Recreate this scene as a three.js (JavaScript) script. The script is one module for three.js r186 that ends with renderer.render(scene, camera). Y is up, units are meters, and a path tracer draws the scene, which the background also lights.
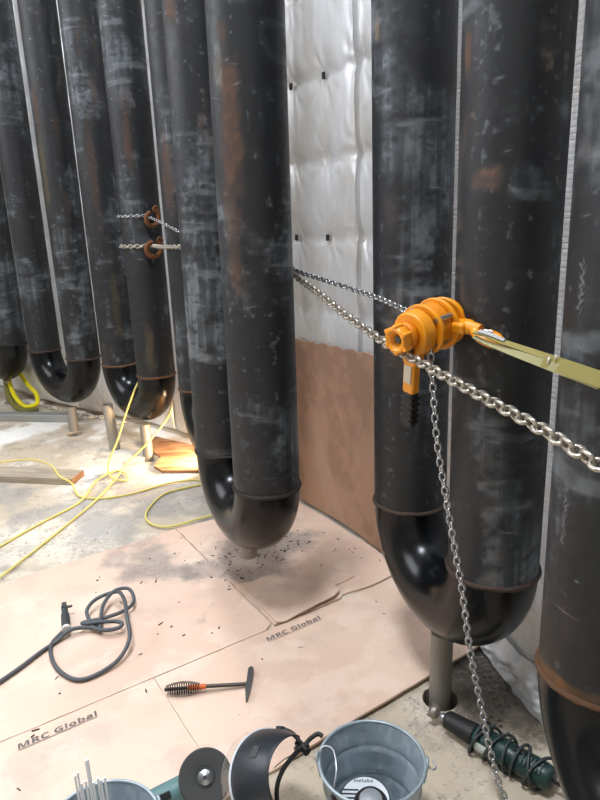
import * as THREE from 'three';
import { RoundedBoxGeometry } from 'three/addons/geometries/RoundedBoxGeometry.js';
import { mergeGeometries } from 'three/addons/utils/BufferGeometryUtils.js';
import { RectAreaLightUniformsLib } from 'three/addons/lights/RectAreaLightUniformsLib.js';
import { FontLoader } from 'three/addons/loaders/FontLoader.js';

// ---------------------------------------------------------------- camera, light, exposure
const scene = new THREE.Scene();
scene.background = new THREE.Color(0x000000);
const camera = new THREE.PerspectiveCamera(63.37, 600 / 800, 0.05, 60);
camera.position.set(0, 1.5, 0);
camera.rotation.order = 'YXZ';
camera.rotation.set(-15.72 * Math.PI / 180, 0, -2.24 * Math.PI / 180);
const renderer = new THREE.WebGLRenderer({ antialias: true });
renderer.toneMapping = THREE.LinearToneMapping;
renderer.toneMappingExposure = 1.12;
renderer.shadowMap.enabled = true;
RectAreaLightUniformsLib.init();

function areaLight(pos, target, w, h, color, intensity) {
  const l = new THREE.RectAreaLight(color, intensity, w, h);
  l.position.set(...pos); l.lookAt(...target);
  scene.add(l);
  return l;
}
const TOPS = [[-0.8, 5.7, -0.7], [-0.7, 5.7, -4.35]], TOP = { w: 0.9, h: 0.9, color: 0xeef4ff, power: [86, 160] };   // two square lamp panels under the roof
const SIDE = { pos: [-4.9, 4.1, -2.6], target: [0, 4.1, -2.6], w: 3.6, h: 2.6, color: 0xf2f5ff, power: 4.6 };            // added fill light from high on the left, for wall and tubes
const WORK = { pos: [-0.56, 0.135, -3.90], target: [-1.05, 0.0, -3.93], color: 0xffd9aa, power: 8 };
TOPS.forEach((p, i) => areaLight(p, [p[0], 0, p[2]], TOP.w, TOP.h, TOP.color, TOP.power[i]));
areaLight(SIDE.pos, SIDE.target, SIDE.w, SIDE.h, SIDE.color, SIDE.power);

// ---------------------------------------------------------------- helpers
const V = (x, y, z) => new THREE.Vector3(x, y, z);
function rng(seed) { let a = seed >>> 0; return () => { a = (a + 0x6D2B79F5) | 0; let t = Math.imul(a ^ (a >>> 15), 1 | a); t = (t + Math.imul(t ^ (t >>> 7), 61 | t)) ^ t; return ((t ^ (t >>> 14)) >>> 0) / 4294967296; }; }
const used = {};
function numbered(n) { if (used[n] === undefined) { used[n] = 0; return n; } used[n]++; return n + '_' + String(used[n]).padStart(3, '0'); }
function mesh(name, geo, m, parent) {
  const o = new THREE.Mesh(geo, m);
  o.castShadow = o.receiveShadow = true;
  o.name = parent ? name : numbered(name);
  (parent || scene).add(o);
  return o;
}
function thing(name, label, category, pos = [0, 0, 0], group) {
  const g = new THREE.Group(); g.name = numbered(name); g.position.set(...pos); scene.add(g);
  g.userData = { label, category }; if (group) g.userData.group = group;
  return g;
}
function tag(o, label, category, group, kind) { o.userData = { label, category }; if (group) o.userData.group = group; if (kind) o.userData.kind = kind; return o; }
function structure(o, label, category) { o.userData = { label, category, kind: 'structure' }; return o; }
const std = (o) => new THREE.MeshStandardMaterial(o);
const phys = (o) => new THREE.MeshPhysicalMaterial(o);
function moved(g, x, y, z, rx = 0, ry = 0, rz = 0) { g.applyMatrix4(new THREE.Matrix4().compose(V(x, y, z), new THREE.Quaternion().setFromEuler(new THREE.Euler(rx, ry, rz)), V(1, 1, 1))); return g; }
function rbox(w, h, d, r = 0.004, x = 0, y = 0, z = 0, rx = 0, ry = 0, rz = 0) { return moved(new RoundedBoxGeometry(w, h, d, 2, r), x, y, z, rx, ry, rz); }
function cyl(r0, r1, h, x = 0, y = 0, z = 0, rx = 0, ry = 0, rz = 0, seg = 28) { return moved(new THREE.CylinderGeometry(r1, r0, h, seg), x, y, z, rx, ry, rz); }
function lathe(pts, seg = 48) { return new THREE.LatheGeometry(pts.map(p => new THREE.Vector2(p[0], p[1])), seg); }
function merge(list) { return mergeGeometries(list.map(g => { const q = g.index ? g.toNonIndexed() : g; for (const k of Object.keys(q.attributes)) if (!['position', 'normal', 'uv'].includes(k)) q.deleteAttribute(k); return q; })); }
function curve(pts, closed = false, tension = 0.5) { return new THREE.CatmullRomCurve3(pts.map(p => V(...p)), closed, 'centripetal', tension); }
function tube(pts, r, seg = 80, closed = false, rad = 10) { return new THREE.TubeGeometry(curve(pts, closed), seg, r, rad, closed); }
function basis(ax, ay, az) { return new THREE.Matrix4().makeBasis(ax, ay, az); }
function rod(a, b, r, seg = 14) { const A = V(...a), B = V(...b), d = B.clone().sub(A), g = new THREE.CylinderGeometry(r, r, d.length(), seg); g.applyQuaternion(new THREE.Quaternion().setFromUnitVectors(V(0, 1, 0), d.clone().normalize())); const c = A.add(B).multiplyScalar(0.5); g.translate(c.x, c.y, c.z); return g; }

// value noise on a lattice, tileable on request
function noise(seed) {
  const r = rng(seed), N = 256, t = new Float32Array(N * N); for (let i = 0; i < N * N; i++) t[i] = r();
  return (x, y, px = 256, py = 256) => {
    const xi = Math.floor(x), yi = Math.floor(y); let fx = x - xi, fy = y - yi; fx = fx * fx * (3 - 2 * fx); fy = fy * fy * (3 - 2 * fy);
    const x0 = ((xi % px) + px) % px, x1 = (x0 + 1) % px, y0 = ((yi % py) + py) % py, y1 = (y0 + 1) % py;
    const a = t[y0 * N + x0], b = t[y0 * N + x1], c = t[y1 * N + x0], d = t[y1 * N + x1];
    return a + (b - a) * fx + (c - a) * fy + (a - b - c + d) * fx * fy;
  };
}
const NZ = noise(7), NZ2 = noise(91);
function fbm(n, x, y, oct, px = 256, py = 256) { let s = 0, a = 0.5, q = 0; for (let i = 0; i < oct; i++) { s += a * n(x, y, Math.min(px, 256), Math.min(py, 256)); q += a; a *= 0.55; x = x * 2 + 17; y = y * 2 + 31; px *= 2; py *= 2; } return s / q; }
const sstep = (a, b, x) => { const t = Math.min(1, Math.max(0, (x - a) / (b - a))); return t * t * (3 - 2 * t); };
function dataTex(w, h, fn, srgb = true) {
  const d = new Uint8Array(w * h * 4), c = [0, 0, 0];
  for (let j = 0; j < h; j++) for (let i = 0; i < w; i++) { fn(i, j, c); const k = (j * w + i) * 4; d[k] = Math.max(0, Math.min(255, c[0])); d[k + 1] = Math.max(0, Math.min(255, c[1])); d[k + 2] = Math.max(0, Math.min(255, c[2])); d[k + 3] = 255; }
  const t = new THREE.DataTexture(d, w, h); t.magFilter = THREE.LinearFilter; t.minFilter = THREE.LinearMipmapLinearFilter; t.generateMipmaps = true; t.wrapS = t.wrapT = THREE.RepeatWrapping;
  if (srgb) t.colorSpace = THREE.SRGBColorSpace; t.needsUpdate = true; return t;
}
const mixc = (c, r, g, b, k) => { c[0] += (r - c[0]) * k; c[1] += (g - c[1]) * k; c[2] += (b - c[2]) * k; };

// ---------------------------------------------------------------- plain materials
const M = {
  bend: phys({ color: 0x0b0d0f, roughness: 0.23, metalness: 0.0, specularIntensity: 0.55 }),
  weld: std({ color: 0x463830, roughness: 0.7, metalness: 0.4 }),
  weldDark: std({ color: 0x2c2926, roughness: 0.6, metalness: 0.5 }),
  weldRust: std({ color: 0x5c412b, roughness: 0.85, metalness: 0.2 }),
  pin: std({ color: 0x8d8880, roughness: 0.6, metalness: 0.45 }),
  clip: std({ color: 0x3c3e40, roughness: 0.5, metalness: 0.6 }),
  chain: std({ color: 0xb4aea2, roughness: 0.32, metalness: 0.9 }),
  loadChain: std({ color: 0xb2b4b6, roughness: 0.24, metalness: 0.95 }),
  hookRust: std({ color: 0x6f4527, roughness: 0.75, metalness: 0.3 }),
  orange: phys({ color: 0xe89410, roughness: 0.36, clearcoat: 0.3, clearcoatRoughness: 0.3 }),
  orangeDeep: phys({ color: 0xdd8308, roughness: 0.42, clearcoat: 0.2 }),
  blackRubber: std({ color: 0x141414, roughness: 0.55 }),
  blackPlastic: std({ color: 0x18191b, roughness: 0.4 }),
  steel: std({ color: 0xb8babd, roughness: 0.3, metalness: 0.95 }),
  steelDark: std({ color: 0x55585b, roughness: 0.45, metalness: 0.8 }),
  plate: std({ color: 0xc9c2ae, roughness: 0.5, metalness: 0.3 }),
  cordYellow: std({ color: 0xd8c96e, roughness: 0.55 }),
  slingYellow: std({ color: 0xd6c90f, roughness: 0.7 }),
  slingEdge: std({ color: 0x4d4a3a, roughness: 0.85 }),
  hose: std({ color: 0x4c5053, roughness: 0.5 }),
  connector: std({ color: 0x35393b, roughness: 0.55 }),
  whitePlastic: std({ color: 0xd6d2c8, roughness: 0.5 }),
  green: std({ color: 0x12332f, roughness: 0.38 }),
  greenDark: std({ color: 0x0f2d2b, roughness: 0.45 }),
  teal: std({ color: 0x587a78, roughness: 0.45 }),
  rodWhite: std({ color: 0xe6e8ea, roughness: 0.7 }),
  rubble: std({ color: 0xcfcabd, roughness: 0.95 }),
  wallConcrete: std({ color: 0xa9a59c, roughness: 0.95 }),
  print: std({ color: 0x6a625e, roughness: 0.85 }),
};

// ---------------------------------------------------------------- textures for large surfaces
function pipeMaterial(seed, w, h, patches = [], tone = 1, marks = []) {
  // u = angle / 2pi, v = (y - 0.5) / 3
  const n1 = noise(seed), n2 = noise(seed + 500), r = rng(seed + 9), strokes = [];
  for (let k = 0; k < 120; k++) strokes.push([r(), r(), 0.010 + 0.085 * r() * r(), 0.0012 + 0.004 * r() * r(), (r() - 0.5) * 0.4, r() < 0.5 ? 1 : 0]);
  const col = new Float32Array(w * h * 3), rough = new Uint8Array(w * h);
  const c = [0, 0, 0];
  for (let j = 0; j < h; j++) for (let i = 0; i < w; i++) {
    const u = i / w, v = j / h, y = 0.5 + v * 3;
    const cloud = fbm(n1, u * 4, v * 10, 5, 4, 10), band = fbm(n2, u * 5, v * 60, 4, 5, 60), fine = fbm(n1, u * 40 + 3, v * 150, 3, 40, 150), str = fbm(n2, u * 34, v * 7, 3, 34, 7);
    c[0] = 28; c[1] = 30; c[2] = 32;
    mixc(c, 112, 120, 126, 0.8 * sstep(0.46, 0.72, cloud * 0.75 + fine * 0.25) * (0.5 + 0.5 * sstep(0.35, 0.6, str)));
    mixc(c, 22, 23, 25, 0.75 * sstep(0.52, 0.7, band * 0.6 + cloud * 0.1 + fine * 0.3));
    mixc(c, 118, 122, 122, 0.5 * sstep(0.64, 0.78, fine * 0.6 + str * 0.4));
    mixc(c, 124, 129, 132, 0.55 * sstep(0.56, 0.74, fbm(n1, u * 4 + 9, v * 70, 4, 4, 70)) * sstep(0.42, 0.6, cloud));
    const ru = sstep(0.63, 0.76, fbm(n2, u * 6 + 2, v * 9, 4, 6, 9) * 0.8 + fine * 0.2);
    mixc(c, 84, 68, 56, 0.5 * ru);
    let rr = 0.44 + 0.22 * fine + 0.3 * ru;
    for (const p of patches) {
      let du = u - p.u; du -= Math.round(du); const ex = du * 0.754 / p.hw, ey = (y - p.y) / p.hh;
      if (Math.abs(ex) > 1.6 || Math.abs(ey) > 1.6) continue;
      const dist = Math.max(Math.abs(ex), Math.abs(ey)) * 0.6 + Math.hypot(ex, ey) * 0.4 + (fbm(n1, u * 18, v * 40, 4, 18, 40) - 0.5) * 1.1;
      const k = sstep(1.25, 0.45, dist) * p.k * (0.55 + 0.8 * (fine - 0.15));
      mixc(c, p.c[0], p.c[1], p.c[2], Math.min(1, Math.max(0, k))); rr += (0.85 - rr) * Math.min(1, k);
    }
    c[0] *= tone; c[1] *= tone; c[2] *= tone;
    const k = j * w + i; col[k * 3] = c[0]; col[k * 3 + 1] = c[1]; col[k * 3 + 2] = c[2]; rough[k] = Math.min(255, rr * 255);
  }
  const paint = (u0, y0, hu, hy, slope, light) => {
    const ci = u0 * w, cj = (y0 - 0.5) / 3 * h, ri = Math.max(1, hu / 0.754 * w), rj = Math.max(0.7, hy / 3 * h);
    for (let a = -Math.ceil(ri); a <= ri; a++) for (let b = -Math.ceil(rj + Math.abs(slope) * ri); b <= rj + Math.abs(slope) * ri; b++) {
      if (Math.abs(b - a * slope) > rj) continue; const i = ((Math.round(ci + a) % w) + w) % w, j = Math.round(cj + b); if (j < 0 || j >= h) continue;
      const k = (j * w + i) * 3; for (let q = 0; q < 3; q++) col[k + q] += ((light ? 128 + q * 3 : 24) - col[k + q]) * 0.65 * (1 - Math.abs(a) / (ri + 1));
    }
  };
  for (const s of strokes) paint(s[0], 0.55 + s[1] * 2.8, s[2] * 0.5, s[3], s[4], s[5]);
  for (const m of marks) { const q = rng(Math.round(m.y * 1000)); for (let k = 0; k < 16; k++) paint(m.u + (q() - 0.5) * 0.012, m.y + (k / 16 - 0.5) * m.h, 0.004 + 0.006 * q(), 0.0025, (q() - 0.5) * 3, 1); }
  const map = dataTex(w, h, (i, j, o) => { const k = (j * w + i) * 3; o[0] = col[k]; o[1] = col[k + 1]; o[2] = col[k + 2]; });
  const rm = dataTex(w, h, (i, j, o) => { o[0] = o[1] = o[2] = rough[j * w + i]; }, false);
  return std({ map, roughnessMap: rm, roughness: 1, metalness: 0.08 });
}
const FX0 = -3.2, FX1 = 1.0, FZ0 = -6.6, FZ1 = -0.9;   // part of the floor that the concrete texture covers once
const concreteTex = dataTex(1536, 2048, (i, j, c) => {
  const x = FX0 + (FX1 - FX0) * i / 1536, z = FZ0 + (FZ1 - FZ0) * j / 2048;
  const a = fbm(NZ, x * 1.7 + 40, z * 1.7 + 40, 5), b = fbm(NZ2, x * 9 + 90, z * 9 + 90, 5), g = NZ(i * 0.53, j * 0.53) * 0.6 + NZ2(i * 0.21, j * 0.21) * 0.4;
  c[0] = 186; c[1] = 172; c[2] = 150;
  mixc(c, 220, 210, 192, 0.9 * sstep(0.42, 0.62, a * 0.6 + b * 0.4));
  mixc(c, 138, 128, 114, 0.5 * sstep(0.5, 0.72, b * 0.75 + g * 0.25));
  mixc(c, 236, 234, 228, 0.85 * sstep(0.4, 0.6, fbm(NZ2, x * 3 + 20, z * 3 + 60, 4)) * sstep(-3.3, -3.9, z + (b - 0.5) * 1.2));  // pale castable at the far end, its lit brightness painted in by depth
  mixc(c, 140, 138, 136, 0.55 * sstep(0.42, 0.6, fbm(NZ, x * 4 + 70, z * 4 + 10, 4)) * sstep(-3.95, -3.6, z + (b - 0.5)) * sstep(-2.6, -3.0, z + (b - 0.5)));
  // black grit beside the socket, with the tube shadow there painted in too
  const dx = x - 0.57, dz = z + 1.84, q = Math.hypot((dx * 0.95 - dz * 0.3) / 0.16, (dx * 0.3 + dz * 0.95) / 0.26) + (b - 0.5) * 0.9 + (g - 0.5) * 0.7;
  mixc(c, 74, 70, 66, 0.9 * sstep(1.25, 0.6, q) * (0.45 + 0.75 * g));
  mixc(c, 96, 91, 86, 0.5 * sstep(0.7, 0.85, g) * sstep(0.4, 0.6, b));
});
concreteTex.wrapS = concreteTex.wrapT = THREE.MirroredRepeatWrapping;
const concreteBump = dataTex(512, 512, (i, j, c) => { const v = 255 * (0.6 * fbm(NZ, i / 8, j / 8, 4, 64, 64) + 0.4 * fbm(NZ2, i / 40, j / 40, 3, 13, 13)); c[0] = c[1] = c[2] = v; }, false);
concreteBump.repeat.set(6, 8);
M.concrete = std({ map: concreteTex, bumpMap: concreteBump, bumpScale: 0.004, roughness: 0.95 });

// hardboard floor sheets: the texture lies in the sheets' own frame (along the seams)
const boardTex = dataTex(1536, 1024, (i, j, c) => {
  const x = i / 1536 * 3, y = j / 1024 * 2;
  const a = fbm(NZ, x * 1.3 + 11, y * 1.3 + 5, 4), b = fbm(NZ2, x * 6 + 31, y * 6 + 77, 5), g = NZ(i * 0.7, j * 0.7);
  c[0] = 216; c[1] = 188; c[2] = 165;
  mixc(c, 226, 199, 177, 0.7 * sstep(0.35, 0.68, a));
  mixc(c, 207, 174, 153, 0.6 * sstep(0.42, 0.7, fbm(NZ2, x * 2 + 3, y * 2 + 9, 3)));
  mixc(c, 186, 164, 150, 0.35 * sstep(0.52, 0.78, b));
  mixc(c, 232, 212, 194, 0.4 * sstep(0.5, 0.74, fbm(NZ, x * 9 + 50, y * 9 + 20, 4)));
  mixc(c, 150, 122, 105, 0.25 * sstep(0.7, 0.9, g) * b);
  // grey slag dust trodden into the sheet below the pulled-in tube: scene.js places this zone by texture offset
  const q = Math.hypot((x - 1.75) / 0.34, (y - 0.62) / 0.3) + (b - 0.5) * 2.4 + (g - 0.5) * 0.5;
  mixc(c, 112, 106, 102, 0.8 * sstep(1.1, 0.3, q) * (0.3 + 0.9 * g));
  const q2 = Math.hypot((x - 1.36) / 0.16, (y - 0.45) / 0.36) + (b - 0.5) * 2.6 + (g - 0.5) * 0.5;
  mixc(c, 122, 115, 110, 0.75 * sstep(1.1, 0.3, q2) * (0.3 + 0.9 * g));
});
M.board = std({ map: boardTex, roughness: 0.8, bumpMap: concreteBump, bumpScale: 0.0006 });
const panelTex = dataTex(768, 768, (i, j, c) => {
  const x = i / 768, y = j / 768, a = fbm(NZ, x * 4 + 9, y * 3, 5), b = fbm(NZ2, x * 14, y * 14, 4), s = fbm(NZ, (x + y * 0.45) * 9, (y - x * 0.3) * 2 + 30, 4);
  c[0] = 176; c[1] = 141; c[2] = 117;
  mixc(c, 152, 119, 97, 0.7 * sstep(0.42, 0.62, a)); mixc(c, 186, 156, 132, 0.5 * sstep(0.52, 0.7, s)); mixc(c, 186, 144, 116, 0.5 * sstep(0.5, 0.65, b));
  const sp = NZ2(i * 0.25 + 30, j * 0.25 + 50); mixc(c, 52, 36, 28, 0.8 * sstep(0.955, 0.985, sp) * sstep(0.45, 0.55, a));
});
M.panel = std({ map: panelTex, roughness: 0.75 });
const orangePlyTex = dataTex(512, 256, (i, j, c) => { const x = i / 512, y = j / 256, s = fbm(NZ, x * 3, y * 26, 4), k = fbm(NZ2, x * 5, y * 9, 3); c[0] = 160; c[1] = 116; c[2] = 80; mixc(c, 116, 76, 48, 0.8 * sstep(0.45, 0.65, s)); mixc(c, 186, 150, 112, 0.5 * sstep(0.5, 0.65, k)); });
M.ply = std({ map: orangePlyTex, roughness: 0.7 });
M.lumber = std({ map: dataTex(512, 128, (i, j, c) => { const s = fbm(NZ, i / 90, j / 5, 4); c[0] = 172; c[1] = 160; c[2] = 140; mixc(c, 138, 124, 104, 0.7 * sstep(0.42, 0.64, s)); }), roughness: 0.85 });
M.lumberEnd = std({ color: 0x8d6a4e, roughness: 0.9 });
const galvTex = dataTex(512, 256, (i, j, c) => { const a = fbm(NZ, i / 16, j / 16, 4, 32, 16), b = fbm(NZ2, i / 60, j / 10, 4); c[0] = 160; c[1] = 173; c[2] = 179; mixc(c, 188, 198, 202, 0.7 * sstep(0.45, 0.65, a)); mixc(c, 126, 138, 144, 0.6 * sstep(0.5, 0.68, b)); });
M.galv = std({ map: galvTex, roughness: 0.42, metalness: 0.35, side: THREE.DoubleSide });
const foilTex = dataTex(512, 512, (i, j, c) => { const a = fbm(NZ, i / 60, j / 120, 4, 9, 5), b = fbm(NZ2, i / 9, j / 30, 3, 57, 17); c[0] = 226; c[1] = 227; c[2] = 227; mixc(c, 216, 213, 205, 0.6 * sstep(0.45, 0.65, a)); mixc(c, 234, 235, 236, 0.5 * sstep(0.5, 0.7, b)); });
M.foil = std({ map: foilTex, roughness: 0.38, metalness: 0.25 });
const ribTex = dataTex(64, 64, (i, j, c) => { const v = (j % 32 < 11 ? 40 : 230) - (i % 32 < 5 ? 60 : 0); c[0] = c[1] = c[2] = v; }, false);
ribTex.repeat.set(40, 40);
M.foilRibbed = std({ map: foilTex, roughness: 0.45, metalness: 0.2, bumpMap: ribTex, bumpScale: 0.012 });
M.foilLoose = std({ color: 0xc8cacb, roughness: 0.45, metalness: 0.5, side: THREE.DoubleSide });

// ---------------------------------------------------------------- the setting
// tube sockets in the floor
const LEGS = {
  T0: [[-2.78, -5.82], [-2.43, -5.46]], T1: [[-2.02, -5.11], [-1.59, -4.72]], T2: [[-1.253, -4.457], [-0.917, -4.07]], T3: [[-0.585, -3.686], [-0.385, -3.2]],
  T4: [[-0.331, -2.611], [-0.133, -2.2]], T5: [[0.361, -2.028], [0.509, -1.580]], T6: [[0.605, -1.15], [0.665, -0.71]],
};
const mid = (k) => [(LEGS[k][0][0] + LEGS[k][1][0]) / 2, (LEGS[k][0][1] + LEGS[k][1][1]) / 2];
const PIN = { T0: mid('T0'), T1: [-1.70, -4.63], T2: [-1.01, -4.03], T3: mid('T3'), T5: [0.407, -1.735], T6: mid('T6') };
{
  const s = new THREE.Shape([[-5.2, -7.2], [1.6, -7.2], [1.6, 2.8], [-5.2, 2.8]].map(p => new THREE.Vector2(p[0], -p[1])));
  for (const k of ['T0', 'T1', 'T2', 'T5', 'T6']) { const h = new THREE.Path(); h.absarc(PIN[k][0] + 0.004, -PIN[k][1], k === 'T5' ? 0.056 : 0.058, 0, Math.PI * 2); s.holes.push(h); }
  const g = new THREE.ExtrudeGeometry(s, { depth: 0.5, bevelEnabled: false, curveSegments: 24 });
  g.rotateX(-Math.PI / 2); g.translate(0, -0.5, 0);
  const p = g.attributes.position, uv = g.attributes.uv;
  for (let i = 0; i < p.count; i++) uv.setXY(i, (p.getX(i) - FX0) / (FX1 - FX0), (p.getZ(i) - FZ0) / (FZ1 - FZ0));
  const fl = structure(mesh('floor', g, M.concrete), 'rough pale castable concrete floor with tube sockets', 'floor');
  mesh('socket_base', rbox(6.8, 0.1, 10, 0.002, -1.8, -0.55, -2.2), M.wallConcrete, fl);
}
// right-hand wall: a gently curving shell, seen between the tubes, dressed with blanket panels
const WALL = [[-3.75, -6.8], [-3.3, -6.45], [-2.62, -5.88], [-2.25, -5.53], [-1.73, -5.14], [-1.29, -4.83], [-0.92, -4.52], [-0.70, -4.27], [0.03, -3.29], [0.40, -2.66], [0.64, -1.993], [0.725, -1.62], [0.83, -1.15], [0.92, -0.7], [1.02, 0], [1.12, 1], [1.2, 2.6]];
const wallCurve = curve(WALL.map(p => [p[0], 0, p[1]]));
wallCurve.arcLengthDivisions = 800;
const WL = wallCurve.getLength();
const wallAt = (s) => { const u = Math.min(1, Math.max(0, s / WL)), p = wallCurve.getPointAt(u), t = wallCurve.getTangentAt(u); return { x: p.x, z: p.z, nx: t.z === 0 ? 0 : -t.z / Math.hypot(t.x, t.z), nz: t.x / Math.hypot(t.x, t.z) }; };   // n points into the room
function wallS(x, z) { let b = 0, bd = 1e9; for (let i = 0; i <= 4000; i++) { const s = WL * i / 4000, q = wallAt(s), d = (q.x - x) ** 2 + (q.z - z) ** 2; if (d < bd) { bd = d; b = s; } } return b; }
let wallRight;
{
  const a = [], b = []; for (let i = 0; i <= 80; i++) { const q = wallAt(WL * i / 80); a.push(new THREE.Vector2(q.x - q.nx * 0.06, -(q.z - q.nz * 0.06))); b.push(new THREE.Vector2(q.x - q.nx * 0.22, -(q.z - q.nz * 0.22))); }
  const g = new THREE.ExtrudeGeometry(new THREE.Shape(a.concat(b.reverse())), { depth: 6, bevelEnabled: false }); g.rotateX(-Math.PI / 2);
  wallRight = structure(mesh('wall_right', g, M.wallConcrete), 'curved heater wall lined with silver foil faced insulation blanket', 'wall');
}
const sPin = wallS(0.151, -3.091), sSeam = wallS(0.275, -2.885), sRib0 = wallS(0.50, -2.42), sRib1 = wallS(0.98, -0.3);
const pinStep = 0.262, pinRow = 0.345;
function blanket(s0, s1, y0, y1, mat, ribbed) {
  const nx = Math.max(6, Math.round((s1 - s0) / (ribbed ? 0.03 : 0.013))), ny = Math.round((y1 - y0) / (ribbed ? 0.04 : 0.02)), pos = [], uv = [], idx = [];
  for (let j = 0; j <= ny; j++) for (let i = 0; i <= nx; i++) {
    const s = s0 + (s1 - s0) * i / nx, y = y0 + (y1 - y0) * j / ny, q = wallAt(s);
    const ps = (s - sPin) / pinStep, py = (y - 1.405) / pinRow, ds = (ps - Math.round(ps)) * pinStep, dy = (py - Math.round(py)) * pinRow, r = Math.hypot(ds, dy), th = Math.atan2(dy, ds);
    let d = -0.012 + 0.012 * (1 - Math.exp(-((r / 0.075) ** 2)));
    if (!ribbed) {
      d += 0.006 * Math.sin(11 * th + 3 * Math.sin(Math.round(ps) * 5 + Math.round(py) * 3)) * Math.exp(-r / 0.07) * sstep(0.004, 0.03, r);
      d += 0.010 * (fbm(NZ, s * 6 + 50, y * 0.9 + 20, 3) - 0.5) + 0.0045 * (fbm(NZ2, s * 26, y * 3 + (s * 4), 3) - 0.5) - 0.006 * Math.exp(-((dy / 0.02) ** 2));
      const es = Math.min(s - s0, s1 - s); d += 0.012 * (fbm(NZ, s * 40, y * 14, 3) - 0.5) * sstep(0.09, 0.0, es);
    } else d += 0.004 * (fbm(NZ, s * 6 + 50, y * 2, 3) - 0.5);
    if (i === 0 || i === nx || j === 0 || j === ny) d = -0.055;
    pos.push(q.x + q.nx * d, y, q.z + q.nz * d); uv.push(s * 0.8, y * 0.8);
  }
  for (let j = 0; j < ny; j++) for (let i = 0; i < nx; i++) { const a = j * (nx + 1) + i; idx.push(a, a + 1, a + nx + 1, a + 1, a + nx + 2, a + nx + 1); }
  const g = new THREE.BufferGeometry(); g.setAttribute('position', new THREE.Float32BufferAttribute(pos, 3)); g.setAttribute('uv', new THREE.Float32BufferAttribute(uv, 2)); g.setIndex(idx); g.computeVertexNormals();
  return g;
}
{
  const cuts = [0.15]; while (cuts[cuts.length - 1] < sSeam - 1.5) cuts.push(cuts[cuts.length - 1] + 1.16); cuts.push(sSeam, sRib0, sRib1, WL - 0.1);
  for (let k = 0; k + 1 < cuts.length; k++) { const rib = k === cuts.length - 3; mesh('blanket_panel', blanket(cuts[k] + 0.002, cuts[k + 1] - 0.002, 0.015, 3.6, rib ? M.foilRibbed : M.foil, rib), rib ? M.foilRibbed : M.foil, wallRight).userData.label = rib ? 'ribbed foil blanket panel' : 'silver foil blanket panel'; mesh('upper_blanket', blanket(cuts[k] + 0.002, cuts[k + 1] - 0.002, 3.61, 5.98, M.foil, true), M.foil, wallRight); }
  // anchor clips at the quilting points that show
  const clip = rbox(0.017, 0.03, 0.014, 0.005);
  for (const [ds, y] of [[0, 2.09], [-1, 2.09], [0, 1.405], [-1, 1.405], [0, 2.78], [-1, 2.78], [1, 2.78], [-2, 1.405], [-2, 2.09]]) {
    const q = wallAt(sPin + ds * pinStep), o = mesh('anchor_clip', clip, M.clip, wallRight); o.position.set(q.x, y, q.z); o.rotation.y = Math.atan2(q.nx, q.nz); o.rotation.z = 0.1 * ds;
  }
  { const q = wallAt(wallS(0.663, -1.90)), o = mesh('anchor_clip', clip, M.clip, wallRight); o.position.set(q.x + q.nx * 0.008, 0.06, q.z + q.nz * 0.008); o.rotation.y = Math.atan2(q.nx, q.nz); }
}
// the rest of the shell, outside the picture
structure(mesh('wall_left', rbox(0.2, 6, 10, 0.002, -5.1, 3, -2.2), M.wallConcrete), 'plain grey concrete wall left of the view', 'wall');
structure(mesh('wall_back', rbox(6.8, 6, 0.2, 0.002, -1.8, 3, 2.7), M.wallConcrete), 'plain grey concrete wall behind the viewer', 'wall');
structure(mesh('wall_far', rbox(1.6, 6, 0.2, 0.002, -4.3, 3, -7.0), M.wallConcrete), 'plain grey concrete wall at the far left', 'wall');
structure(mesh('ceiling', rbox(6.8, 0.2, 10, 0.002, -1.8, 6.1, -2.2), M.wallConcrete), 'plain grey roof slab above the tubes', 'ceiling');

// ---------------------------------------------------------------- U tubes
const YW = 0.564, RP = 0.12;
function legGeo(x, z) {
  const pos = [], nor = [], uv = [], idx = [], N = 72, ys = [YW, 1.2, 2, 3, 3.75];
  for (const y of ys) for (let i = 0; i <= N; i++) { const a = i / N * Math.PI * 2; pos.push(x + RP * Math.cos(a), y, z + RP * Math.sin(a)); nor.push(Math.cos(a), 0, Math.sin(a)); uv.push(i / N, (y - 0.5) / 3); }
  for (let j = 0; j + 1 < ys.length; j++) for (let i = 0; i < N; i++) { const a = j * (N + 1) + i; idx.push(a, a + N + 1, a + 1, a + 1, a + N + 1, a + N + 2); }
  const g = new THREE.BufferGeometry(); g.setAttribute('position', new THREE.Float32BufferAttribute(pos, 3)); g.setAttribute('normal', new THREE.Float32BufferAttribute(nor, 3)); g.setAttribute('uv', new THREE.Float32BufferAttribute(uv, 2)); g.setIndex(idx); return g;
}
function bendGeo(a, b) {
  const c = [(a[0] + b[0]) / 2, (a[1] + b[1]) / 2], L = Math.hypot(b[0] - a[0], b[1] - a[1]), g = new THREE.TorusGeometry(L / 2, RP * 1.004, 48, 72, Math.PI);
  g.rotateX(Math.PI); g.scale(1, 0.945, 1); g.rotateY(-Math.atan2(b[1] - a[1], b[0] - a[0])); g.translate(c[0], YW, c[1]); return g;
}
function weldGeo(x, z, seed) {
  const g = new THREE.TorusGeometry(RP + 0.0005, 0.0068, 8, 120); const p = g.attributes.position;
  g.rotateX(Math.PI / 2);
  for (let i = 0; i < p.count; i++) { const a = Math.atan2(p.getZ(i), p.getX(i)), k = 1 + 0.012 * (NZ(a * 22 + 60 + seed, seed) - 0.5); p.setXYZ(i, p.getX(i) * k, p.getY(i) * (0.9 + 0.5 * NZ(a * 9 + 40, seed)) + 0.003 * (NZ(a * 4 + 40, seed + 4) - 0.5), p.getZ(i) * k); }
  g.computeVertexNormals(); g.translate(x, YW, z); return g;
}
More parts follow.
